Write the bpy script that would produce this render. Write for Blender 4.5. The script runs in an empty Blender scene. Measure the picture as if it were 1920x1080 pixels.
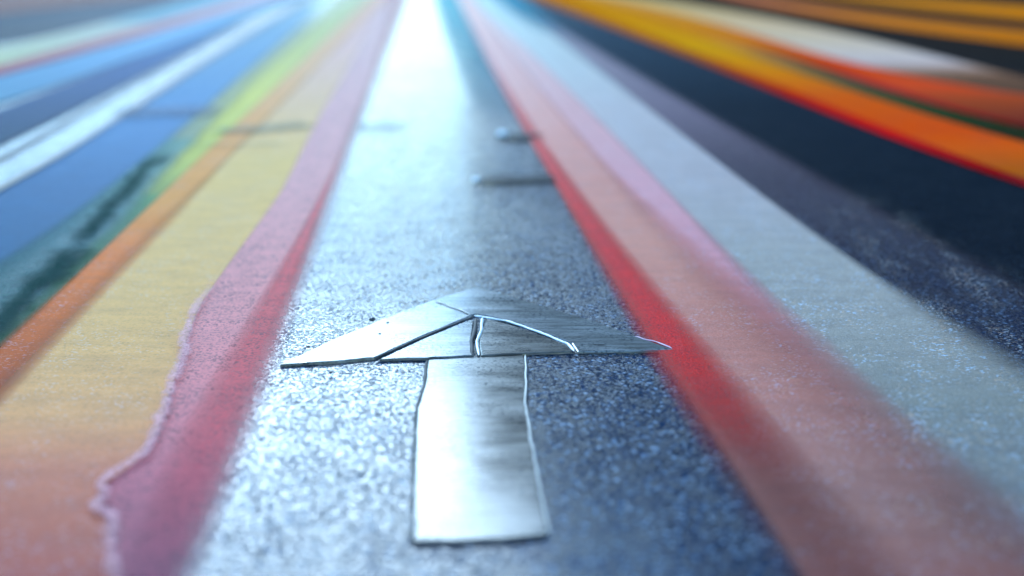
import bpy, bmesh, math, random
from mathutils import Vector, noise
R = math.radians
S = bpy.context.scene
random.seed(7)

# ---------------------------------------------------------------- camera, world, sun, exposure
CAM_H, PITCH, FPX = 0.70, R(15.7), 50 / 36 * 1920
cam_data = bpy.data.cameras.new('camera')
cam = bpy.data.objects.new('camera', cam_data)
S.collection.objects.link(cam)
cam.location = (0, 0, CAM_H)
cam.rotation_euler = (math.pi / 2 - PITCH, 0, 0)
cam_data.lens = 50
cam_data.sensor_width = 36
cam_data.clip_start = 0.02
cam_data.clip_end = 3000
cam_data.dof.use_dof = True
cam_data.dof.focus_distance = 2.27
cam_data.dof.aperture_fstop = 1.3
cam_data.dof.aperture_blades = 0
S.camera = cam

SUN_EL, SUN_AZ = 28.5, -13.0            # degrees; azimuth from +Y, negative to the left
W = bpy.data.worlds.new('World')
S.world = W
W.use_nodes = True
nt = W.node_tree
nt.nodes.clear()
wo = nt.nodes.new('ShaderNodeOutputWorld')
bg = nt.nodes.new('ShaderNodeBackground')
sky = nt.nodes.new('ShaderNodeTexSky')
sky.sky_type = 'NISHITA'
sky.sun_disc = False
sky.sun_elevation = R(SUN_EL)
sky.sun_rotation = R(SUN_AZ)
sky.air_density = 1.3
sky.dust_density = 0.2
sky.ozone_density = 5.0
tintn = nt.nodes.new('ShaderNodeMix'); tintn.data_type = 'RGBA'; tintn.blend_type = 'MULTIPLY'
tintn.inputs[0].default_value = 1.0
tintn.inputs[7].default_value = (0.72, 0.97, 1.06, 1)      # cold, camera-blue daylight
nt.links.new(sky.outputs[0], tintn.inputs[6])
nt.links.new(tintn.outputs[2], bg.inputs[0])
bg.inputs[1].default_value = 0.12
nt.links.new(bg.outputs[0], wo.inputs[0])

sl = bpy.data.lights.new('sun', 'SUN')
sl.energy = 0.62
sl.angle = R(25)
sl.color = (0.61, 0.82, 1.0)
sun = bpy.data.objects.new('sun', sl)
S.collection.objects.link(sun)
d = Vector((math.sin(R(SUN_AZ)) * math.cos(R(SUN_EL)), math.cos(R(SUN_AZ)) * math.cos(R(SUN_EL)), math.sin(R(SUN_EL))))
sun.rotation_euler = d.to_track_quat('Z', 'Y').to_euler()
sun.location = d * 50

S.view_settings.view_transform = 'Standard'
S.view_settings.look = 'None'
S.view_settings.gamma = 1
S.view_settings.exposure = 2.1
S.render.engine = 'CYCLES'
S.cycles.use_denoising = True
S.cycles.max_bounces = 8
S.cycles.transparent_max_bounces = 40
S.cycles.sample_clamp_indirect = 6

# ---------------------------------------------------------------- helpers
def ground(px, py, z=0.0):
    """A point of the ground plane, from where the tape measure (the photograph) puts it."""
    dx = (px - 960) / FPX
    dv = -(py - 540) / FPX
    cy, sy = math.cos(PITCH), math.sin(PITCH)
    v = Vector((dx, cy + dv * sy, -sy + dv * cy))
    t = (z - CAM_H) / v.z
    return Vector((v.x * t, v.y * t, z))

def lin(c):
    return tuple((x / 12.92 if x <= .04045 else ((x + .055) / 1.055) ** 2.4) for x in c)

def interp(pts, y):
    pts = sorted(pts)
    if y <= pts[0][0]:
        a, b = pts[0], pts[1] if len(pts) > 1 else pts[0]
    elif y >= pts[-1][0]:
        a, b = (pts[-2], pts[-1]) if len(pts) > 1 else (pts[0], pts[0])
    else:
        for a, b in zip(pts, pts[1:]):
            if a[0] <= y <= b[0]:
                break
    if a[0] == b[0]:
        return a[1]
    t = (y - a[0]) / (b[0] - a[0])
    return a[1] + (b[1] - a[1]) * t

def interp_hold(pts, y):
    pts = sorted(pts)
    if y <= pts[0][0]: return pts[0][1]
    if y >= pts[-1][0]: return pts[-1][1]
    for a, b in zip(pts, pts[1:]):
        if a[0] <= y <= b[0]:
            t = (y - a[0]) / max(1e-9, b[0] - a[0])
            if isinstance(a[1], tuple):
                return tuple(p + (q - p) * t for p, q in zip(a[1], b[1]))
            return a[1] + (b[1] - a[1]) * t

def link(name, me, mat, parent=None):
    o = bpy.data.objects.new(name, me)
    S.collection.objects.link(o)
    if mat: me.materials.append(mat)
    if parent: o.parent = parent
    return o

def tag(o, label, cat, group=None, kind=None):
    if label: o['label'] = label
    if cat: o['category'] = cat
    if group: o['group'] = group
    if kind: o['kind'] = kind
    return o

def bm_obj(name, bm, mat, parent=None, smooth=False):
    me = bpy.data.meshes.new(name)
    bmesh.ops.recalc_face_normals(bm, faces=bm.faces)
    bm.to_mesh(me); bm.free()
    if smooth:
        for p in me.polygons: p.use_smooth = True
    return link(name, me, mat, parent)

class N:
    """tiny node-graph helper"""
    def __init__(s, name):
        s.m = bpy.data.materials.new(name)
        s.m.use_nodes = True
        s.t = s.m.node_tree
        s.t.nodes.clear()
        s.out = s.t.nodes.new('ShaderNodeOutputMaterial')
        s.p = s.t.nodes.new('ShaderNodeBsdfPrincipled')
        s.l(s.p.outputs[0], s.out.inputs[0])
        s.co = s.t.nodes.new('ShaderNodeTexCoord').outputs['Object']
    def l(s, a, b): s.t.links.new(a, b)
    def set(s, sock, v):
        if hasattr(v, 'links'): s.l(v, sock)
        else: sock.default_value = v
    def mapped(s, scale, loc=(0, 0, 0)):
        n = s.t.nodes.new('ShaderNodeMapping')
        n.inputs['Scale'].default_value = scale
        n.inputs['Location'].default_value = loc
        s.l(s.co, n.inputs[0]); return n.outputs[0]
    def noise(s, scale, detail=2, rough=.5, vec=None, dist=0):
        n = s.t.nodes.new('ShaderNodeTexNoise')
        n.inputs['Scale'].default_value = scale
        n.inputs['Detail'].default_value = detail
        n.inputs['Roughness'].default_value = rough
        n.inputs['Distortion'].default_value = dist
        s.l(vec or s.co, n.inputs['Vector']); return n.outputs['Fac']
    def voro(s, scale, feature='F1', out='Distance', vec=None):
        n = s.t.nodes.new('ShaderNodeTexVoronoi')
        n.feature = feature
        n.inputs['Scale'].default_value = scale
        s.l(vec or s.co, n.inputs['Vector']); return n.outputs[out]
    def math(s, op, a, b=0.0, c=None, clamp=False):
        n = s.t.nodes.new('ShaderNodeMath'); n.operation = op; n.use_clamp = clamp
        s.set(n.inputs[0], a); s.set(n.inputs[1], b)
        if c is not None: s.set(n.inputs[2], c)
        return n.outputs[0]
    def rng(s, v, a, b, c, d, smooth=True):
        n = s.t.nodes.new('ShaderNodeMapRange')
        n.interpolation_type = 'SMOOTHSTEP' if smooth else 'LINEAR'
        s.l(v, n.inputs[0])
        for i, x in zip((1, 2, 3, 4), (a, b, c, d)): n.inputs[i].default_value = x
        return n.outputs[0]
    def mix(s, f, a, b):
        n = s.t.nodes.new('ShaderNodeMix'); n.data_type = 'RGBA'
        s.set(n.inputs[0], f)
        for i, v in ((6, a), (7, b)):
            if hasattr(v, 'links'): s.l(v, n.inputs[i])
            else: n.inputs[i].default_value = (*v[:3], 1)
        return n.outputs[2]
    def attr(s, name, out):
        n = s.t.nodes.new('ShaderNodeAttribute'); n.attribute_name = name
        return n.outputs[out]
    def bump(s, h, strength, dist, normal=None):
        n = s.t.nodes.new('ShaderNodeBump')
        n.inputs['Strength'].default_value = strength
        n.inputs['Distance'].default_value = dist
        s.l(h, n.inputs['Height'])
        if normal: s.l(normal, n.inputs['Normal'])
        return n.outputs[0]

def grain_height(n):
    """the rolled-in stones of the asphalt: 3-6 mm aggregate with fine grit between"""
    v = n.voro(235)
    a = n.noise(460, 2, .6)
    b = n.noise(90, 2, .5)
    h = n.math('SUBTRACT', n.math('MULTIPLY', a, 1.1), n.math('MULTIPLY', v, .75))
    return n.math('ADD', h, n.math('MULTIPLY', b, .5))

WLEV = .33
def asphalt_mat():
    n = N('wet_asphalt')
    h = grain_height(n)
    stone = n.voro(235, out='Color')
    sep = n.t.nodes.new('ShaderNodeSeparateColor'); n.l(stone, sep.inputs[0])
    g = n.rng(sep.outputs[0], .35, 1, 0, 1)
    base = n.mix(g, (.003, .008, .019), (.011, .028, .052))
    base = n.mix(n.rng(sep.outputs[2], .90, .96, 0, .85), base, (.22, .31, .42))  # pale blue stones: sky glints put into the base colour
    patch = n.rng(n.noise(1.6, 4, .6, n.mapped((1, .35, 1))), .35, .7, 0, 1)
    base = n.mix(n.math('MULTIPLY', patch, .35), base, (.02, .03, .045))
    n.l(base, n.p.inputs['Base Color'])
    wet = n.rng(n.noise(2.3, 3, .55, n.mapped((1, .5, 1), (3, 1, 0))), .35, .68, 0, 1)
    level = n.math('MULTIPLY_ADD', wet, .10, WLEV)
    dry = n.rng(n.math('SUBTRACT', h, level), 0, .10, 0, 1)
    n.l(n.math('MULTIPLY_ADD', dry, .18, .15), n.p.inputs['Roughness'])
    sky_fleck = n.rng(n.noise(150, 2, .6, n.mapped((.8, 1, 1), (7, 3, 1))), .50, .57, 0, 1)
    sky_fleck = n.math('MULTIPLY', sky_fleck, n.rng(n.noise(17, 2, .5), .35, .6, .4, 1))
    base = n.mix(n.math('MULTIPLY', sky_fleck, .75), base, (.004, .026, .070))  # dark flecks, the reflected blue sky put into their colour
    n.l(base, n.p.inputs['Base Color'])
    n.l(n.math('MULTIPLY_ADD', sky_fleck, -.26, .27), n.p.inputs['Specular IOR Level'])
    h = n.math('SMOOTH_MAX', h, level, .03)
    n.p.inputs['IOR'].default_value = 1.5
    b1 = n.bump(n.noise(9, 3, .5), .25, .002)
    n.l(n.bump(h, 1.0, .0015, b1), n.p.inputs['Normal'])
    return n.m

def paint_mat(name, speck=0.0, grain=.2, rough=.35, streak=0.0, coarse=.0, edge=.12, spec=.03, dark=.0, glit=0.0, only=False):
    """painted light streaks and road marks: colour and thickness come with the mesh; worn through by the grain where thin"""
    n = N(name)
    tint = n.attr('tint', 'Color')
    fade = n.attr('cover', 'Fac')
    h = grain_height(n)
    dirt = n.noise(14, 4, .6, n.mapped((.6, 1.6, 1)))
    col = n.mix(n.rng(dirt, .3, .75, 0, .16), tint, (.06, .055, .06))
    if streak:
        st = n.noise(26, 4, .6, n.mapped((.12, 1.0, 1)))
        col = n.mix(n.rng(st, .45, .72, 0, streak), col, (.14, .06, .055))
    sp = n.rng(n.noise(230, 2, .55), .47, .66, 0, 1)
    sp = n.math('MULTIPLY', sp, n.rng(n.noise(20, 3, .6), .3, .65, .35, 1))
    col = n.mix(n.math('MULTIPLY', sp, dark), col, (.025, .02, .04))
    if glit:  # pale specks: painted sparkle on the stripes, real grit in loose_grit
        hue_a, hue_b = ((.55, .33, .22), (.62, .55, .50)) if only else ((.85, .50, .30), (.75, .85, .95))
        gl = n.rng(n.noise(210, 1, .5, n.mapped((.8, 1, 1), (4, 8, 2))), .56, .64, 0, 1)
        gl = n.math('MULTIPLY', gl, n.rng(n.noise(9, 4, .65, n.mapped((1.5, .6, 1))), .38, .66, .12, 1))
        hue = n.mix(n.rng(n.noise(110, 1, .5), .45, .55, 0, 1), hue_a, hue_b)
        col = n.mix(n.math('MULTIPLY', gl, glit), col, hue)
    n.l(col, n.p.inputs['Base Color'])
    wob = n.noise(60, 3, .6)
    a = n.math('ADD', fade, n.math('MULTIPLY', n.math('SUBTRACT', wob, .5), edge * 2))
    # noise only matters where the paint thins out
    a = n.math('MULTIPLY', a, n.rng(fade, 0.0, .18, 0, 1))
    a = n.math('MINIMUM', a, n.math('ADD', fade, .08))
    a = n.math('MULTIPLY', a, n.math('SUBTRACT', 1.0, n.math('MULTIPLY', sp, speck)), clamp=True)
    if only: a = n.math('MULTIPLY', a, gl)
    n.l(a, n.p.inputs['Alpha'])
    n.p.inputs['Roughness'].default_value = rough
    n.p.inputs['Specular IOR Level'].default_value = spec
    b1 = n.bump(n.noise(40, 3, .55, n.mapped((.5, 1, 1))), .3, .0012 + coarse)
    n.l(n.bump(h, grain, .001, b1), n.p.inputs['Normal'])
    return n.m

M_ASPHALT = asphalt_mat()
M_SMOOTH = paint_mat('light_streak_smooth', 0.05, .15, .6, spec=.018, streak=.04, dark=.14, glit=.22)
M_THIN = paint_mat('light_streak_thin', 0.2, .5, .5, spec=.02, dark=.65)
M_RED = paint_mat('light_streak_red', 0.2, .5, .36, dark=.55)
M_GRIT = paint_mat('light_streak_gritty', 0.22, .75, .3, streak=.1, glit=.55)
M_SALMON = paint_mat('light_streak_salmon', 0.15, .5, .4, streak=.05, glit=.3)
M_LOOSE = paint_mat('loose_grit', 0, .9, .3, glit=1, only=True)
M_BRIGHT = paint_mat('light_streak_bright', 0, .1, .9, spec=0.0)
M_SOFT = paint_mat('light_shade_line_paint', 0.25, .35, .4, edge=.1, spec=.004)

# ---------------------------------------------------------------- ground
me = bpy.data.meshes.new('road')
bm = bmesh.new()
for v in [(-900, -40, 0), (900, -40, 0), (900, 1500, 0), (-900, 1500, 0)]: bm.verts.new(v)
bm.faces.new(bm.verts)
road = bm_obj('road', bm, M_ASPHALT)
tag(road, 'wet dark asphalt road reflecting the blue sky', None, kind='structure')

# ---------------------------------------------------------------- coloured stripes: light trails laid down as colour on the road
layer = [0]
GAIN = [0.5]
import numpy as np
def stripe(label, A, B, colors, mat, sA=12, sB=12, fit=True, op=((0, 1.0),), y0=-150, y1=1180, gain=None, wig=0.0, wigB=None, name='light_shade_stripe', cat='stripe', group=None, parent=None):
    """A, B: the left and right edge as (x, y) in the photograph's pixels, laid on the ground;
    sA, sB: width over which the paint thins out at each edge (same units)"""
    layer[0] += 1
    z = 0.0006 + 0.00022 * layer[0]
    pa = [(y, x) for x, y in A]; pb = [(y, x) for x, y in B]
    ys = []
    y = y1
    while y > y0:
        ys.append(y); y -= 7 if y > -20 else 4
    ys.append(y0)
    def edge(p):
        v = [interp(p, y) for y in ys]
        for _ in range(5):
            v = [v[0]] + [(v[i - 1] + 2 * v[i] + v[i + 1]) / 4 for i in range(1, len(v) - 1)] + [v[-1]]
        return v
    ea, eb = edge(pa), edge(pb)
    Y = np.array(ys)
    def smooth_fit(p, e):
        # the edges are long gentle curves: fit them, and run straight on beyond the measured part
        q = np.array(p, float); lo, hi = q[:, 0].min(), q[:, 0].max()
        c = np.polyfit(q[:, 0], q[:, 1], 2 if len(q) < 9 else 3)
        f = np.polyval(c, np.clip(Y, lo, hi)); dc = np.polyder(c)
        f += np.where(Y < lo, (Y - lo) * np.polyval(dc, lo), 0) + np.where(Y > hi, (Y - hi) * np.polyval(dc, hi), 0)
        return list(f)
    if fit is True or fit == 'A': ea = smooth_fit(pa, ea)
    if fit is True or fit == 'B': eb = smooth_fit(pb, eb)
    verts, faces, cov, tin = [], [], [], []
    k = gain or GAIN[0]
    NC = 5
    prof = [i / NC for i in range(NC + 1)]
    for i, y in enumerate(ys):
        xa, xb = ea[i], eb[i]
        s = 1.0
        wa = interp_hold(sA, y) if not isinstance(sA, (int, float)) else sA
        wb = interp_hold(sB, y) if not isinstance(sB, (int, float)) else sB
        sc = max(.12, (y + 210) / 650)
        wa *= sc; wb *= sc
        w = max(4 * sc, xb - xa)
        if wig:
            n1 = noise.noise((y * .013, layer[0] * 7.1, 0)) + .5 * noise.noise((y * .05, layer[0] * 3.3, 2))
            xa += n1 * wig * sc
        if wigB:
            n2 = noise.noise((y * .012, layer[0] * 5.1, 4)) + .6 * noise.noise((y * .06, layer[0] * 2.3, 6))
            xb += n2 * wigB * sc
        wa = min(wa, w * .98); wb = min(wb, w * .98)
        o = interp_hold(op, y)
        c = interp_hold(colors, y)  # paleness at the far end is glare put into the tint
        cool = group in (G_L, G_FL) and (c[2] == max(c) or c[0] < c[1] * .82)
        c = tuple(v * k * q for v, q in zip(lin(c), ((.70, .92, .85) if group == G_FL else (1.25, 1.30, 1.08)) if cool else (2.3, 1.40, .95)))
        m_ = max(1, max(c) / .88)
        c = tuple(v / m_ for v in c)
        xs = [xa - wa / 2 + wa * t for t in prof] + [xb - wb / 2 + wb * t for t in prof]
        if wa == 0: xs[:NC + 1] = [xa] * (NC + 1)
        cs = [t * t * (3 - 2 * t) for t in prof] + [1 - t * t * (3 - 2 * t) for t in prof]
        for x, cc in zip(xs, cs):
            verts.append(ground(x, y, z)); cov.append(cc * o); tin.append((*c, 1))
    nc = 2 * NC + 2
    for i in range(len(ys) - 1):
        for j in range(nc - 1):
            a = i * nc + j
            faces.append((a, a + 1, a + nc + 1, a + nc))
    me = bpy.data.meshes.new(name)
    me.from_pydata(verts, [], faces)
    at = me.attributes.new('cover', 'FLOAT', 'POINT')
    at.data.foreach_set('value', cov)
    ac = me.attributes.new('tint', 'FLOAT_COLOR', 'POINT')
    ac.data.foreach_set('color', [v for t in tin for v in t])
    o = link(name, me, mat, parent)
    if cat: tag(o, label, cat, group)
    return o

G_L, G_R, G_FL, G_FR = 'coloured stripes left of the arrow', 'coloured stripes right of the arrow', 'bands at the far left of the road', 'bright bands at the top right'

# --- left of the arrow, from the outside in
stripe('broad blue sky reflection painted between the thin white lines and the sea-green stripe',
       [(-300, 520), (0, 352), (100, 300), (200, 242), (300, 172), (433, 84), (560, 10)], [(-60, 560), (0, 510), (60, 467), (143, 417), (193, 387), (267, 327), (330, 255), (400, 205), (500, 115), (600, 15)],
       [(0, (.62, .84, .95)), (100, (.50, .74, .92)), (220, (.42, .62, .82)), (350, (.33, .50, .68)), (500, (.28, .45, .60))], M_SOFT, 10, 40, op=((0, .5), (120, .7), (220, .93), (500, .96)), gain=.5, group=G_L)  # sky mirrored in the bare road, laid on as blue colour
stripe('dark teal reflection painted above the pale green band at far left',
       [(-300, 60), (0, 28), (200, 4), (400, -16)], [(-300, 130), (0, 88), (167, 48), (300, 14), (420, -14)],
       [(0, (.05, .32, .45)), (60, (.03, .20, .30)), (140, (.03, .22, .32))], M_SOFT, 8, 10, op=((0, 1),), gain=.5, group=G_FL)  # dark reflection at the far left put into a coloured strip
orangeA = [(-60, 705), (0, 650), (120, 545), (180, 480), (260, 400), (340, 328), (420, 255), (500, 178), (560, 122), (620, 65), (688, 0)]
orangeB = [(-60, 800), (0, 735), (100, 625), (200, 530), (262, 468), (330, 395), (420, 297), (480, 238), (540, 182), (600, 125), (655, 66), (715, 0)]
pinkA = [(215, 1080), (206, 1015), (209, 975), (176, 955), (199, 930), (180, 916), (215, 897), (258, 865), (300, 800), (317, 742), (335, 690), (352, 629), (376, 570), (425, 500), (480, 425), (527, 360), (567, 280), (600, 215), (640, 150), (690, 60), (722, 0)]
stripe('pale sea-green stripe with a ragged dark green inner edge, far side of the orange stripe',
       [(-60, 530), (0, 487), (60, 447), (143, 397), (193, 367), (267, 307), (330, 235), (400, 190), (500, 105), (600, 15)],
       [(x + 12, y) for x, y in orangeA],
       [(0, (.75, .90, .85)), (180, (.78, .88, .68)), (300, (.58, .74, .68)), (430, (.42, .60, .62)), (620, (.34, .50, .48))], M_SOFT, 40, 8,
       op=((0, .5), (150, .75), (500, .72)), gain=.42, group=G_L)
stripe('narrow yellow-green stripe hugging the outer edge of the orange stripe',
       [(-60, 670), (40, 590), (240, 395), (300, 335), (365, 265), (430, 195), (500, 130), (560, 70), (640, 0)],
       [(x + 16, y) for x, y in orangeA],
       [(0, (.85, .95, .75)), (180, (.86, .92, .48)), (300, (.80, .88, .45)), (380, (.55, .70, .45)), (620, (.25, .42, .25))], M_SOFT, 50, 8,
       op=((0, .6), (180, .95), (330, .9), (420, .5), (600, .6)), gain=.5, group=G_L, wig=14)
stripe('broad pale yellow stripe left of the arrow, turning brick red toward the viewer',
       [(x - 10, y) for x, y in orangeB], [(x + 3, y) for x, y in pinkA],
       [(0, (.97, .84, .88)), (80, (.97, .84, .84)), (170, (.96, .85, .72)), (300, (.99, .90, .56)), (460, (.98, .87, .57)), (640, (.96, .82, .56)), (780, (.80, .64, .46)), (880, (.72, .50, .42)), (1080, (.62, .38, .36))], M_SMOOTH, 60, 10, fit='A', gain=.66, group=G_L)
stripe('saturated orange stripe, outermost edge of the broad yellow stripe',
       orangeA, orangeB,
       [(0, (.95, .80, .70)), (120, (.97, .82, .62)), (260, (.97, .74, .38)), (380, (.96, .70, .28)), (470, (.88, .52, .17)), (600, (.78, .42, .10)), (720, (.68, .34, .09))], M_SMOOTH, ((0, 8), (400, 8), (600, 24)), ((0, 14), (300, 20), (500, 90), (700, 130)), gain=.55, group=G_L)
redA = [(255, 1080), (262, 983), (290, 903), (335, 822), (420, 720), (450, 660), (477, 600), (515, 540), (547, 480), (573, 420), (597, 360), (620, 300), (655, 240), (672, 200), (735, 0)]
redB = [(350, 1080), (375, 983), (405, 903), (440, 822), (492, 720), (515, 660), (533, 600), (555, 540), (574, 480), (594, 420), (616, 360), (640, 300), (664, 240), (684, 195), (765, 0)]
redB = [(x - 7, y) for x, y in redB]
stripe('dusty pink stripe with asphalt grain showing through, inside the yellow stripe',
       pinkA, [(x + 8, y) for x, y in redB],
       [(0, (.96, .82, .88)), (200, (.94, .74, .80)), (400, (.92, .68, .73)), (560, (.90, .62, .67)), (700, (.86, .56, .62)), (900, (.76, .46, .56)), (1080, (.62, .38, .50))], M_THIN, 5, 60, fit='B', op=((0, .8), (300, .95), (700, .95), (1080, .9)), gain=.55, group=G_L)
stripe('thin crimson stripe on the side facing the left tip of the arrow',
       redA, redB,
       [(0, (.92, .72, .78)), (180, (.88, .55, .62)), (300, (.92, .46, .52)), (480, (.90, .38, .44)), (620, (.88, .40, .46)), (800, (.84, .38, .46)), (950, (.74, .34, .46)), (1080, (.58, .34, .5))], M_THIN, ((0, 10), (300, 24), (500, 60), (1000, 120)), ((0, 10), (300, 16), (500, 40), (1000, 110)), op=((0, .3), (160, .5), (220, .85), (450, .9), (600, .7), (900, .45), (1080, .25)), gain=.62, group=G_L)

# --- right of the arrow, from the inside out
rA = [(853, 0), (880, 50), (907, 110), (940, 167), (960, 196), (990, 253), (1013, 300), (1047, 360), (1097, 440), (1150, 525), (1200, 595), (1252, 665), (1280, 712), (1312, 785), (1358, 860), (1410, 940), (1465, 1015), (1510, 1080)]
rR = [(858, 0), (888, 50), (920, 110), (952, 160), (978, 200), (1012, 253), (1040, 300), (1078, 360), (1135, 440), (1200, 525), (1255, 595), (1318, 665), (1350, 712), (1392, 785), (1440, 860), (1500, 940), (1565, 1015), (1630, 1080)]
rP = [(885, 0), (925, 50), (965, 105), (1005, 155), (1040, 200), (1090, 255), (1135, 310), (1185, 365), (1280, 470), (1335, 535), (1395, 590), (1480, 680), (1620, 830), (1760, 950), (1880, 1080)]
rG = [(893, 0), (935, 30), (985, 90), (1017, 128), (1057, 170), (1107, 213), (1153, 263), (1207, 317), (1250, 360), (1280, 390), (1347, 453), (1413, 520), (1480, 582), (1530, 633), (1597, 713), (1663, 787), (1713, 837), (1780, 887), (1860, 953), (1935, 1003), (2050, 1080)]
rW = [(955, 0), (990, 27), (1040, 67), (1107, 122), (1173, 178), (1280, 253), (1363, 312), (1427, 360), (1520, 427), (1600, 487), (1680, 547), (1763, 603), (1847, 653), (1920, 693), (2200, 850), (2700, 1080)]
rV = [(965, 0), (1007, 22), (1040, 47), (1140, 103), (1280, 193), (1380, 247), (1480, 300), (1580, 353), (1760, 450), (1960, 560), (2500, 850)]
stripe('blue-black strip painting the dark reflection on the road below the bright bands at the right',
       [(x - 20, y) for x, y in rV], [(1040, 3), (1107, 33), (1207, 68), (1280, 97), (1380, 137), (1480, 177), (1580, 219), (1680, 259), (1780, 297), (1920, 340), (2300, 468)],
       [(0, (.16, .32, .42)), (60, (.13, .24, .33)), (200, (.07, .13, .19)), (330, (.05, .10, .15)), (600, (.05, .08, .12))], M_SOFT, 60, 12, op=((0, .85), (450, .8), (600, .6), (760, .2), (900, 0)), gain=.85, group=G_R)  # dark reflection in the wet road, painted as a navy sheet
stripe('brown-black strip painted to darken the road behind the bright bands at the upper right',
       [(1060, -10), (1280, 40), (1480, 100), (1680, 170), (1920, 240), (2300, 330)], [(1250, -60), (1450, -50), (1920, -30), (2600, 0)],
       [(-60, (.15, .13, .11)), (30, (.17, .15, .13)), (120, (.12, .12, .12)), (300, (.07, .08, .10))], M_SOFT, 10, 10, op=((0, 1),), gain=.6, y0=-120, group=G_R)  # dark sheet over the road, painting its dim reflection
stripe('faint mauve-grey band between the pale grey stripe and the darkened road', [(x - 20, y) for x, y in rW], rV,
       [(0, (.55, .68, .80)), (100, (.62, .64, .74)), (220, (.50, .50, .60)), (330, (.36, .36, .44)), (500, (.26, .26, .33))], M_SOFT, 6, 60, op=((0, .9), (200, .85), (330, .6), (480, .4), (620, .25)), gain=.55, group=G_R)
stripe('broad pale grey stripe right of the arrow with painted glints and grit', [(x - 15 - max(0, y - 300) * .32, y) for x, y in rG], rW,
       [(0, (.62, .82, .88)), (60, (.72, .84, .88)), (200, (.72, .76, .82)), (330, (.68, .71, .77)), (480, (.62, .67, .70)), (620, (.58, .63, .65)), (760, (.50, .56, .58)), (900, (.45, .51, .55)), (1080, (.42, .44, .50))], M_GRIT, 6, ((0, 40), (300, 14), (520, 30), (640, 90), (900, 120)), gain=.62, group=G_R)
stripe('rose pink stripe between the salmon stripe and the pale grey stripe', [(x - 50 * max(.2, (y + 210) / 650), y) for x, y in rP], rG,
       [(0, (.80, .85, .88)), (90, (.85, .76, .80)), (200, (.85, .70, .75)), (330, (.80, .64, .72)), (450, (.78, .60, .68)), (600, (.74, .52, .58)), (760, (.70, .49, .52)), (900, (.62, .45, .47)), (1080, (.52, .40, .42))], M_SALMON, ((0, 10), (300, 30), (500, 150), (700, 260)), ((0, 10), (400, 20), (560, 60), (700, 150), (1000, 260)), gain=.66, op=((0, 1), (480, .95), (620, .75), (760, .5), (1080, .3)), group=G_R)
stripe('broad dull salmon stripe just outside the red one right of the arrow', [(x, y) for x, y in rA], [(x + max(0, y - 450) * .14, y) for x, y in rP],
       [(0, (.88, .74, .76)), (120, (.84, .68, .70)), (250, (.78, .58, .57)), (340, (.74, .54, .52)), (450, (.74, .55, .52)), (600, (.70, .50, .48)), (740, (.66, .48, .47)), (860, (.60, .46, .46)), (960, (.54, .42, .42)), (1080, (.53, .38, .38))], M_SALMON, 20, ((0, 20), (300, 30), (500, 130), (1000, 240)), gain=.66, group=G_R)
stripe('thin bright red stripe touching the right tip of the arrow', [(x - max(0, y - 500) * .03, y) for x, y in rA], [(x + max(0, y - 450) * .10, y) for x, y in rR],
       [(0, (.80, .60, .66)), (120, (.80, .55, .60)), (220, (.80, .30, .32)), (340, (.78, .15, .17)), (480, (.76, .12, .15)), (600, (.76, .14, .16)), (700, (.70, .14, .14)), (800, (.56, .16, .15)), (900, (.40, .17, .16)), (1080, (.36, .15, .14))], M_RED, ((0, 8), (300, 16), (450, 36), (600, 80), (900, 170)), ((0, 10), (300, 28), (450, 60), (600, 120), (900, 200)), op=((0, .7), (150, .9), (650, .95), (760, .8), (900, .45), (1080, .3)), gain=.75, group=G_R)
stripe('short turquoise colour fringe beside the far end of the salmon stripe',
       [(818, 0), (835, 60), (858, 120), (890, 200), (930, 280)], [(858, 0), (884, 50), (912, 110), (945, 170), (990, 250)],
       [(0, (.30, .74, .86)), (200, (.30, .6, .74))], M_SOFT, 60, 6, op=((0, .9), (80, .6), (170, .3), (250, 0)), y1=250, gain=.6, group=G_R)  # cyan lens fringe laid down as colour
stripe('short turquoise colour fringe along the far outer edge of the pale grey stripe',
       [(935, 0), (990, 45), (1040, 85)], [(985, 0), (1030, 35), (1080, 75)],
       [(0, (.20, .62, .78))], M_SOFT, 30, 30, op=((0, .9), (30, .5), (70, 0)), y1=80, gain=.6, group=G_R)  # second cyan lens fringe, also painted on the ground

o = stripe('scatter of brown and pale grit on the darkened road at the right', [(1490, 340), (1560, 420), (1650, 520), (1750, 620), (1850, 700)], [(1640, 360), (1760, 440), (1900, 520), (2060, 600), (2300, 700)],
       [(0, (.2, .2, .2))], M_LOOSE, 90, 90, op=((330, 0), (420, .8), (600, 1), (700, .6)), y0=330, y1=760, name='loose_grit', cat='grit')
o['kind'] = 'stuff'
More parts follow.
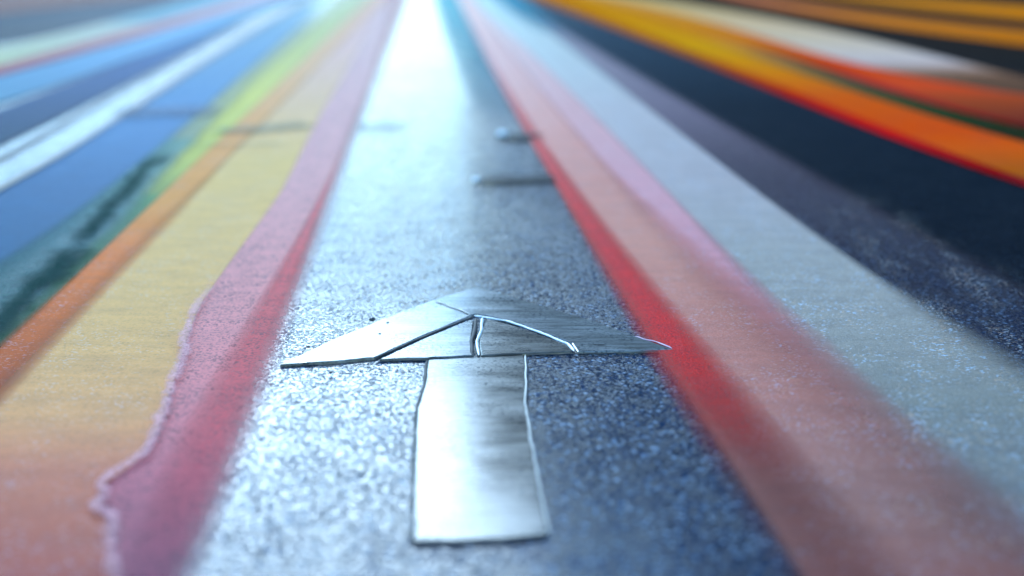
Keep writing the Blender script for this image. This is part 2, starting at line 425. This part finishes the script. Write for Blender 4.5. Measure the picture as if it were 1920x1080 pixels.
# --- far left
def band(label, C, w, colors, mat=M_SOFT, soft=16, op=((0, .9),), gain=.5, group=G_FL, **kw):
    A, B = [], []
    for x, y in C:
        ww = interp_hold(w, y) if not isinstance(w, (int, float)) else w
        A.append((x, y - ww / 2)); B.append((x, y + ww / 2))
    return stripe(label, A, B, colors, mat, soft, soft, op=op, gain=gain, group=group, **kw)
band('white road line, nearer of the two thin worn lines at far left', [(-120, 412), (0, 350), (100, 297), (200, 238), (233, 208), (300, 167), (367, 127), (433, 82), (500, 42), (560, 8)], ((0, 7), (120, 11), (350, 13)),
     [(0, (.85, .92, .96)), (150, (.80, .85, .9)), (350, (.72, .78, .80))], soft=3, op=((0, .7), (180, .9), (240, .6), (350, .8)), gain=.42, wig=7, wigB=7, group='thin worn white lines at far left', name='road_line', cat='road line')
band('white road line, farther and broken one of the two thin worn lines at far left', [(-120, 360), (0, 298), (100, 240), (160, 212), (267, 150), (333, 104), (400, 68), (500, 22)], ((0, 5), (120, 8), (300, 12)),
     [(0, (.8, .9, .95)), (150, (.62, .72, .84)), (300, (.70, .78, .82))], soft=3, op=((0, .5), (100, .6), (160, .45), (220, .8), (300, .8)), gain=.35, wig=7, wigB=7, group='thin worn white lines at far left', name='road_line', cat='road line')
stripe('deep blue stripe between the pale blue band and the worn white lines', [(-120, 250), (0, 200), (167, 145), (300, 92), (433, 42), (530, 8)], [(-120, 320), (0, 275), (150, 205), (267, 140), (380, 65), (440, 42), (525, 10)],
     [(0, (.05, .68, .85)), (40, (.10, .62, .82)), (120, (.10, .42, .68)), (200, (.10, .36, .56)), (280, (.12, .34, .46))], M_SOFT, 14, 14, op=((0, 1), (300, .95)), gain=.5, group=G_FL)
stripe('pale blue band below the thin mauve stripe at far left', [(-120, 175), (0, 140), (200, 90), (333, 50), (467, 14), (540, -10)], [(-120, 232), (0, 190), (167, 143), (300, 88), (433, 40), (540, 0)],
     [(0, (.72, .86, .94)), (60, (.66, .78, .90)), (120, (.58, .72, .84)), (200, (.5, .66, .74))], M_SOFT, 10, 24, op=((0, 1),), gain=.62, group=G_FL)
stripe('thin mauve-red stripe between the pale green and pale blue bands', [(-120, 150), (0, 123), (150, 78), (300, 38), (400, 8), (470, -12)], [(-120, 172), (0, 143), (150, 97), (300, 56), (400, 28), (500, 0)],
     [(0, (.78, .68, .76)), (60, (.68, .48, .55)), (140, (.60, .30, .38))], M_SOFT, 10, 10, op=((0, 1),), gain=.6, group=G_FL)
stripe('pale green band above the thin mauve stripe at far left', [(-120, 112), (0, 88), (167, 48), (300, 14), (400, -14)], [(-120, 152), (0, 125), (150, 80), (300, 40), (400, 10), (480, -10)],
     [(0, (.66, .78, .82)), (60, (.64, .72, .70)), (120, (.66, .76, .62))], M_SOFT, 20, 8, op=((0, 1),), gain=.62, group=G_FL)
stripe('dark mauve-brown band in the upper left corner', [(-200, 0), (0, -20), (200, -40), (500, -60)], [(-200, 50), (0, 28), (200, 4), (400, -14)],
     [(0, (.40, .22, .20))], M_SOFT, 10, 10, op=((0, 1),), gain=.6, group=G_FL)

# --- top right: bright bands; edges given from near to far
def rband(label, lo, hi, colors, s1=8, s2=8, op=((0, .97),), gain=.9, mat=M_BRIGHT, **kw):
    gain *= 1.15
    return stripe(label, lo, hi, colors, mat, s1, s2, op=op, gain=gain, group=G_FR, **kw)
LO = [(1027, 0), (1107, 29), (1207, 64), (1280, 93), (1380, 133), (1480, 173), (1580, 215), (1680, 255), (1780, 293), (1920, 335), (2300, 460)]
e1 = [(1075, -6), (1200, 30), (1280, 58), (1380, 92), (1480, 128), (1580, 168), (1680, 200), (1780, 226), (1920, 262), (2300, 355)]
e2 = [(1080, -10), (1200, 20), (1280, 42), (1380, 74), (1480, 106), (1580, 146), (1680, 176), (1800, 206), (1920, 232), (2300, 310)]
e3 = [(1085, -16), (1200, 8), (1280, 30), (1380, 55), (1480, 80), (1580, 112), (1680, 138), (1800, 160), (1920, 176), (2300, 220)]
e4 = [(1150, -14), (1280, 6), (1380, 26), (1480, 42), (1580, 64), (1680, 84), (1760, 100), (1835, 124), (1920, 150), (2300, 215)]
rband('yellow band at top right that turns orange and brown, lowest of the bright bands', LO, e1,
      [(0, (.90, .62, .05)), (90, (.90, .68, .06)), (130, (.86, .55, .08)), (180, (.80, .36, .08)), (240, (.70, .26, .05)), (330, (.48, .26, .05))], 14, 14, gain=1.0)
rband('thin dark red band edging the lowest bright band at top right', [(x - 26, y) for x, y in LO], [(x + 16, y) for x, y in LO],
      [(0, (.75, .45, .05)), (100, (.55, .30, .08)), (180, (.55, .08, .05)), (250, (.58, .05, .06)), (330, (.38, .03, .04))], 10, 10, op=((0, .5), (120, .6), (200, .95)), gain=1.0)
rband('brown-orange band between two brighter bands, ending in dark green at the right', e1, e2,
      [(0, (.80, .52, .10)), (60, (.72, .46, .10)), (110, (.45, .34, .20)), (160, (.18, .25, .16)), (200, (.10, .20, .10)), (260, (.10, .12, .04))], 8, 10, gain=1.0, op=((0, .95), (150, .9), (230, .8)))
rband('red-orange band just below the cream band at top right', e2, e3,
      [(0, (.88, .66, .30)), (40, (.80, .55, .16)), (80, (.80, .42, .08)), (120, (.80, .28, .08)), (160, (.62, .22, .10)), (190, (.45, .20, .10)), (240, (.3, .12, .10))], 12, 14, gain=1.0)
rband('thin wine-red band under the red-orange band at top right', [(x - 10, y) for x, y in e2], [(x + 20, y) for x, y in e2],
      [(100, (.35, .15, .15)), (150, (.45, .08, .16)), (200, (.46, .05, .09)), (240, (.3, .02, .04))], 8, 10, op=((70, 0), (110, .3), (150, .85), (240, .9)), y0=70, gain=1.0)
rband('cream band at top right fading to lilac and ending before the edge', e3, e4,
      [(0, (.90, .80, .55)), (40, (.84, .76, .62)), (80, (.76, .72, .66)), (115, (.68, .66, .68)), (140, (.50, .38, .30))], 14, 22, op=((0, .95), (100, .9), (125, .75), (150, .35), (180, .25)), gain=.9)
rband('thin brown-orange band above the cream band in the upper right corner', [(1300, -22), (1447, 14), (1580, 36), (1680, 52), (1813, 72), (1920, 84), (2300, 130)], [(1320, -34), (1447, 0), (1580, 20), (1680, 34), (1813, 46), (1920, 54), (2300, 90)],
      [(0, (.60, .36, .24)), (40, (.60, .36, .10)), (80, (.55, .32, .03))], 6, 8, gain=1.0)
rband('golden band cut off by the upper right corner', [(1580, -2), (1680, 10), (1800, 24), (1920, 36), (2300, 70)], [(1580, -14), (1680, -4), (1800, 4), (1920, 10), (2300, 40)],
      [(0, (.80, .52, .12)), (40, (.80, .48, .02))], 6, 8, gain=1.0)

# ---------------------------------------------------------------- the arrow
def plastic_mat(name, dark, light, streak=(.06, 1)):
    n = N(name)
    s1 = n.noise(120, 4, .65, n.mapped((.06, 1, 1)))
    s2 = n.noise(11, 4, .6, n.mapped((.5, 1.6, 1)))
    s3 = n.noise(60, 3, .6, n.mapped((.35, 1, 1), (2, 5, 0)))
    f = n.math('ADD', n.math('MULTIPLY', s1, .6), n.math('MULTIPLY', s2, .5))
    col = n.mix(n.rng(f, .38, .72, 0, 1), dark, light)
    col = n.mix(n.rng(s3, .62, .72, 0, .75), col, (.02, .018, .016))
    pit = n.math('MULTIPLY', n.rng(n.noise(230, 2, .6, n.mapped((.7, 1, 1))), .51, .59, 0, .8), n.rng(n.noise(9, 3, .6), .36, .60, .15, 1))
    col = n.mix(pit, col, (.006, .012, .02))
    n.l(n.math('MULTIPLY_ADD', pit, -.30, .36), n.p.inputs['Specular IOR Level'])
    n.l(col, n.p.inputs['Base Color'])
    n.l(n.rng(s2, .3, .7, .13, .20), n.p.inputs['Roughness'])
    
    b = n.bump(s1, .18, .0003)
    b = n.bump(n.noise(16, 2, .5), .05, .0012, b)
    n.l(n.bump(grain_height(n), .06, .0006, b), n.p.inputs['Normal'])
    return n.m
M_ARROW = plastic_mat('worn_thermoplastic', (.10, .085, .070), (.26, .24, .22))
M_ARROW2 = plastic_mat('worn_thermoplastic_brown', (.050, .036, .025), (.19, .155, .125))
def flat_mat(name, col, rough, bump=.4, scale=200):
    n = N(name)
    s = n.noise(scale, 3, .6)
    n.l(n.mix(s, tuple(c * .6 for c in col), tuple(min(.9, c * 1.35) for c in col)), n.p.inputs['Base Color'])
    n.p.inputs['Roughness'].default_value = rough
    n.l(n.bump(s, bump, .0015), n.p.inputs['Normal'])
    return n.m
M_DARKSEAM = flat_mat('dirt_seam', (.012, .011, .010), .7)
M_BEAD = flat_mat('pale_sealant', (.62, .62, .62), .25)
M_GREYBEAD = flat_mat('grey_sealant', (.16, .15, .14), .3)
M_PINKBEAD = flat_mat('pale_pink_crust', (.62, .34, .40), .45)
M_STONE = flat_mat('dark_stone', (.03, .03, .032), .35, scale=300)
M_STONEL = flat_mat('pale_stone', (.8, .82, .85), .2, scale=150)

arrow = bpy.data.objects.new('arrow_marking', None)
S.collection.objects.link(arrow)
arrow.location = ground(895, 675, 0)
tag(arrow, 'worn grey painted arrow on the wet road, pointing away', 'road arrow')
bpy.context.view_layer.update()
AI = arrow.matrix_world.inverted()

def jag(pts, amp, step=14):
    out = []
    for (a, b) in zip(pts, pts[1:] + pts[:1]):
        L = math.hypot(b[0] - a[0], b[1] - a[1]); n = max(1, int(L / step))
        for i in range(n):
            t = i / n
            x = a[0] + (b[0] - a[0]) * t; y = a[1] + (b[1] - a[1]) * t
            k = 0 if i == 0 else 1
            x += noise.noise((x * .03, y * .03, 1)) * amp * k
            y += noise.noise((x * .03, y * .03, 9)) * amp * .6 * k
            out.append((x, y))
    return out

def panel(name, poly, mat, top=.0046, amp=2.0):
    pts = jag(poly, amp)
    bm = bmesh.new()
    c = sum((ground(*p) for p in pts), Vector()) / len(pts)
    G_ = [ground(*p) for p in pts]
    sgn = 1 if sum(a.x * b.y - b.x * a.y for a, b in zip(G_, G_[1:] + G_[:1])) > 0 else -1
    base = [bm.verts.new(AI @ ground(*p, 0.0002)) for p in pts]
    up = [bm.verts.new(AI @ (ground(*p, 0) + Vector((0, 0, top * .75)))) for p in pts]
    ins = []
    for p in pts:
        k_ = pts.index(p); a_ = ground(*pts[k_ - 1]); b_ = ground(*pts[(k_ + 1) % len(pts)])
        e_ = (b_ - a_).normalized()
        g = ground(*p, 0) + Vector((-e_.y, e_.x, 0)) * (.0020 * sgn)
        ins.append(bm.verts.new(AI @ (g + Vector((0, 0, top)))))
    n = len(pts)
    for i in range(n):
        j = (i + 1) % n
        bm.faces.new((base[i], base[j], up[j], up[i]))
        bm.faces.new((up[i], up[j], ins[j], ins[i]))
    f = bm.faces.new(ins)
    bmesh.ops.triangulate(bm, faces=[f])
    return bm_obj(name, bm, mat, arrow)

def bead(name, pts, r, mat, parent=arrow, z=.004, amp=2.5, flat=.6, world=False):
    """a slightly wobbly ridge of half-round section laid along a line"""
    P = []
    for a, b in zip(pts, pts[1:]):
        L = math.hypot(b[0] - a[0], b[1] - a[1]); n = max(2, int(L / 5))
        for i in range(n):
            t = i / n
            x = a[0] + (b[0] - a[0]) * t; y = a[1] + (b[1] - a[1]) * t
            P.append((x + noise.noise((x * .05, y * .05, 3)) * amp, y + noise.noise((x * .05, y * .05, 5)) * amp * .5))
    P.append(pts[-1])
    bm = bmesh.new(); rings = []
    G = [ground(x, y, 0) for x, y in P]
    for i, g in enumerate(G):
        t = (G[min(i + 1, len(G) - 1)] - G[max(i - 1, 0)]).normalized()
        s = Vector((-t.y, t.x, 0))
        rr = r * (1 + .5 * noise.noise((g.x * 60, g.y * 60, 0)))
        if i in (0, len(G) - 1): rr *= .3
        ring = []
        for k in range(7):
            a = math.pi * k / 6
            v = g + s * (rr * math.cos(a)) + Vector((0, 0, z + flat * rr * math.sin(a)))
            ring.append(bm.verts.new(AI @ v if parent is arrow else v))
        rings.append(ring)
    for a, b in zip(rings, rings[1:]):
        for k in range(6): bm.faces.new((a[k], a[k + 1], b[k + 1], b[k]))
    return bm_obj(name, bm, mat, parent, smooth=True)

apex = (890, 597)
panel('head_panel', [(525, 688), (640, 634), (720, 602), (800, 571), (895, 540), (985, 568), (1100, 602), (1190, 634), (1262, 660), (1180, 663), (1083, 664), (1072, 648), (990, 617), (912, 596), (890, 593), (875, 600), (800, 631), (702, 675), (612, 683)], M_ARROW)
panel('head_panel', [(712, 678), (800, 637), (880, 604), (888, 606), (884, 640), (888, 671), (800, 676)], M_ARROW)
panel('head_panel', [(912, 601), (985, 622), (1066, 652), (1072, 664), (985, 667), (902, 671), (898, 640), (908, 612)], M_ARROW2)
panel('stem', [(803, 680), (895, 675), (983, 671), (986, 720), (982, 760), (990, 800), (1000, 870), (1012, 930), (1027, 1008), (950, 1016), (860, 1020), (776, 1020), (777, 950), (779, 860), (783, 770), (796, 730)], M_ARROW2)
# seams, and the raised sealant that has welled up along some of them
bead('seam', [(525, 689), (612, 686), (705, 680), (800, 677)], .0011, M_DARKSEAM, z=.0020)
bead('seam', [(705, 677), (760, 652), (830, 622), (888, 599)], .0026, M_DARKSEAM, z=.0050)
bead('seam', [(986, 669), (1080, 667), (1180, 665), (1240, 662)], .0020, M_DARKSEAM, z=.0030)
bead('seam', [(801, 679), (795, 730), (781, 770), (777, 860), (775, 950), (773, 1020)], .0026, M_DARKSEAM, z=.0030)
bead('seam', [(773, 1022), (860, 1023), (950, 1019), (1030, 1010)], .0018, M_DARKSEAM, z=.0030)
bead('seam', [(985, 671), (988, 720), (984, 760), (992, 800), (1003, 870), (1015, 930), (1030, 1008)], .0020, M_GREYBEAD, z=.0046)
bead('seam', [(893, 601), (889, 625), (884, 645), (886, 671)], .0030, M_DARKSEAM, z=.0050)
bead('sealant_ridge', [(905, 600), (903, 622), (894, 645), (898, 672)], .0026, M_BEAD, z=.0050)
bead('sealant_ridge', [(890, 597), (960, 609), (1020, 632), (1066, 651), (1076, 664)], .0030, M_BEAD, z=.0050)
bead('sealant_ridge', [(815, 570), (850, 582), (885, 596)], .0016, M_GREYBEAD, z=.0054, amp=4)
bead('sealant_ridge', [(1190, 636), (1235, 648), (1260, 659)], .0016, M_PINKBEAD, z=.005)

# soft-edged marks lying along a line: the crust on a paint edge, filled cracks
def ribbon(name, pts, w, col, mat, z, op=.9, amp=0.0, wvar=.4, ends=.12, step=4):
    P = []
    for a, b in zip(pts, pts[1:]):
        L = math.hypot(b[0] - a[0], b[1] - a[1]); n = max(2, int(L / step))
        P += [(a[0] + (b[0] - a[0]) * i / n, a[1] + (b[1] - a[1]) * i / n) for i in range(n)]
    P.append(pts[-1])
    P = [(x + (noise.noise((x * .02, y * .02, 3)) + .5 * noise.noise((x * .07, y * .07, 8))) * amp, y) for x, y in P]
    G = [ground(x, y, 0) for x, y in P]
    for _ in range(3): G = [G[0]] + [(G[i - 1] + G[i] * 2 + G[i + 1]) / 4 for i in range(1, len(G) - 1)] + [G[-1]]
    V, F, C, T = [], [], [], []
    K = 9
    for i, g in enumerate(G):
        t = (G[min(i + 1, len(G) - 1)] - G[max(i - 1, 0)]).normalized()
        s_ = Vector((-t.y, t.x, 0))
        u = i / (len(G) - 1)
        e = min(1, u / ends, (1 - u) / ends)
        ww = w * (1 + wvar * noise.noise((g.x * 25, g.y * 25, 1)))
        for k in range(K):
            q = k / (K - 1) * 2 - 1
            V.append(g + s_ * (ww * q) + Vector((0, 0, z)))
            C.append(op * e * (1 - q * q) ** 1.5); T += [*col, 1]
    for i in range(len(G) - 1):
        for k in range(K - 1):
            a = i * K + k
            F.append((a, a + 1, a + K + 1, a + K))
    me = bpy.data.meshes.new(name); me.from_pydata(V, [], F)
    me.attributes.new('cover', 'FLOAT', 'POINT').data.foreach_set('value', C)
    me.attributes.new('tint', 'FLOAT_COLOR', 'POINT').data.foreach_set('color', T)
    return link(name, me, mat)
M_CRUST = paint_mat('pale_paint_crust', .6, .9, .4, edge=.8, dark=.5)
M_CRACK = paint_mat('crack_filler', .1, .8, .5, edge=.2)
rim = ribbon('paint_crust', [(216, 1150), (214, 1080), (206, 1015), (209, 975), (176, 958), (199, 930), (180, 916), (215, 897), (258, 865), (300, 800), (317, 742), (335, 690), (352, 629), (376, 570), (410, 520)], .013, (.90, .36, .33), M_CRUST, .0078, op=.7, amp=12)
tag(rim, 'wavy pale pink crust along the near edge of the yellow stripe, lower left', 'paint crust')

# ---------------------------------------------------------------- cracks, stones
def crack(label, pts, w, op=.8, col=(.012, .016, .022)):
    o = ribbon('road_crack', pts, w, col, M_CRACK, .0082, op=op, amp=0)
    return tag(o, label, 'crack', 'cracks across the road')
crack('short dark crack ending at the red stripe, nearer of two with a shiny stone', [(890, 344), (950, 341), (1000, 339), (1045, 338)], .06, 1.0)
crack('short dark crack ending at the red stripe, farther of two with a shiny stone', [(948, 256), (970, 260), (1000, 264)], .09, 1.0)
crack('blurred dark crack across the yellow and orange stripes', [(395, 247), (440, 248), (520, 242), (590, 236)], .10, .5, (.10, .12, .05))
crack('faint short crack across the orange stripe, nearer than the dark one', [(350, 276), (420, 275), (540, 274)], .05, .22, (.12, .14, .05))
crack('faint dark crack across the blue road beside the green stripe', [(205, 217), (300, 212), (420, 211)], .17, .45, (.02, .06, .12))
crack('faint dark crack left of centre between the crimson stripe and the middle', [(665, 240), (710, 239), (760, 242)], .09, .5, (.02, .05, .10))

for lab, pts, w, op in (
    ('ragged dark green stain along the sea-green stripe, nearer the viewer', [(-40, 640), (15, 590), (65, 545), (115, 500), (165, 458)], .04, .7),
    ('ragged dark green stain along the sea-green stripe, in the middle distance', [(135, 468), (180, 415), (230, 370), (280, 318), (318, 285)], .035, .65)):
    o = ribbon('green_stain', pts, w, (.012, .05, .035), paint_mat('green_stain_paint', .3, .9, .6, edge=.9, spec=0), .0086, op=op, amp=16, wvar=.9)
    tag(o, lab, 'stain')

def stone(label, x, y, r, mat, sub=2, sq=.6, grp=None):
    bm = bmesh.new()
    bmesh.ops.create_icosphere(bm, subdivisions=sub, radius=r)
    for v in bm.verts:
        v.co *= 1 + .35 * noise.noise(v.co * (1.3 / r) + Vector((x, y, 0)))
        v.co.z *= sq
    g = ground(x, y, 0)
    o = bm_obj('pebble', bm, mat, smooth=True)
    o.location = (g.x, g.y, r * sq * .6 + .004)
    o.rotation_euler.z = x
    return tag(o, label, 'pebble', grp)
stone('shiny pale pebble at the left end of the farther crack', 942, 258, .018, M_STONEL)
stone('shiny pale pebble at the left end of the nearer crack', 893, 343, .011, M_STONEL)
stone('black pebble lying above the left wing of the arrow', 698, 605, .0055, M_STONE)
stone('tiny black pebble under the left wing of the arrow', 620, 704, .003, M_STONE)
stone('tiny black pebble on the left wing, nearest the wing tip', 578, 656, .0035, M_STONE)
stone('tiny black pebble on the left wing near its upper edge', 727, 610, .0024, M_STONE)
stone('tiny black pebble on the left wing above the diagonal seam', 712, 631, .0022, M_STONE)

# ---------------------------------------------------------------- the street beyond the top of the picture, partly added to shape the light, seen only as reflections
def wall_mat(name, col):
    n = N(name)
    s = n.noise(3, 4, .6)
    n.l(n.mix(s, tuple(c * .7 for c in col), tuple(c * 1.2 for c in col)), n.p.inputs['Base Color'])
    n.p.inputs['Roughness'].default_value = .9
    return n.m
M_WALL = wall_mat('dark_brick', (.04, .032, .028))
M_WALL2 = wall_mat('grey_render', (.16, .15, .14))
M_ROOF = wall_mat('slate', (.05, .05, .055))
M_GLASS = flat_mat('window_glass', (.02, .022, .025), .08, bump=.02, scale=2)
M_TRIM = wall_mat('stone_trim', (.22, .2, .18))
def box(bm, x0, x1, y0, y1, z0, z1):
    vs = [bm.verts.new((x, y, z)) for z in (z0, z1) for x, y in ((x0, y0), (x1, y0), (x1, y1), (x0, y1))]
    for f in ((0, 1, 5, 4), (1, 2, 6, 5), (2, 3, 7, 6), (3, 0, 4, 7), (4, 5, 6, 7), (3, 2, 1, 0)):
        bm.faces.new([vs[i] for i in f])
def building(label, x0, x1, y, depth, h, wm, bays, floors):
    e = bpy.data.objects.new('building', None)
    S.collection.objects.link(e); e.location = (x0, y, 0)
    tag(e, label, 'building')
    w = x1 - x0
    bm = bmesh.new(); box(bm, 0, w, 0, depth, 0, h); bm_obj('wall', bm, wm, e)
    bm = bmesh.new(); box(bm, -.0, w, -.4, depth, h + .003, h + .8); bm_obj('roof', bm, M_ROOF, e)
    fh = h / floors; bw = w / bays
    for f in range(floors):
        for b in range(bays):
            xm = bw * (b + .5); z = fh * f + fh * .3
            bm = bmesh.new(); box(bm, xm - .75, xm + .75, -.06, -.003, z, z + fh * .5)
            wn = bm_obj('window', bm, M_GLASS, e)
            bm = bmesh.new(); box(bm, xm - .9, xm + .9, -.16, -.003, z - .15, z - .003); bm_obj('sill', bm, M_TRIM, wn)
    return e
building('tall dark brick block beyond the right side of the road', 58 * math.tan(R(-1.93)), 48, 58, 16, 26, M_WALL, 12, 6)
building('unseen very tall dark brick block added to darken the right-hand reflection', 6.5, 60, 50, 7.5, 36, M_WALL, 12, 10)  # out of view, added to keep the right-hand reflection dark
building('unseen low grey house row added to dim the far-left reflection', -60, -12.0, 74, 12, 9, M_WALL2, 10, 3)  # out of view, added so the far left reflects darker
building('unseen small white house added to lighten the reflection below the brick block', 50 * math.tan(R(-1.93)), 1.6, 50, 7.5, 8.2, wall_mat('white_render', (.75, .76, .78)), 2, 2)  # out of view, added as a pale reflector beside the bright column
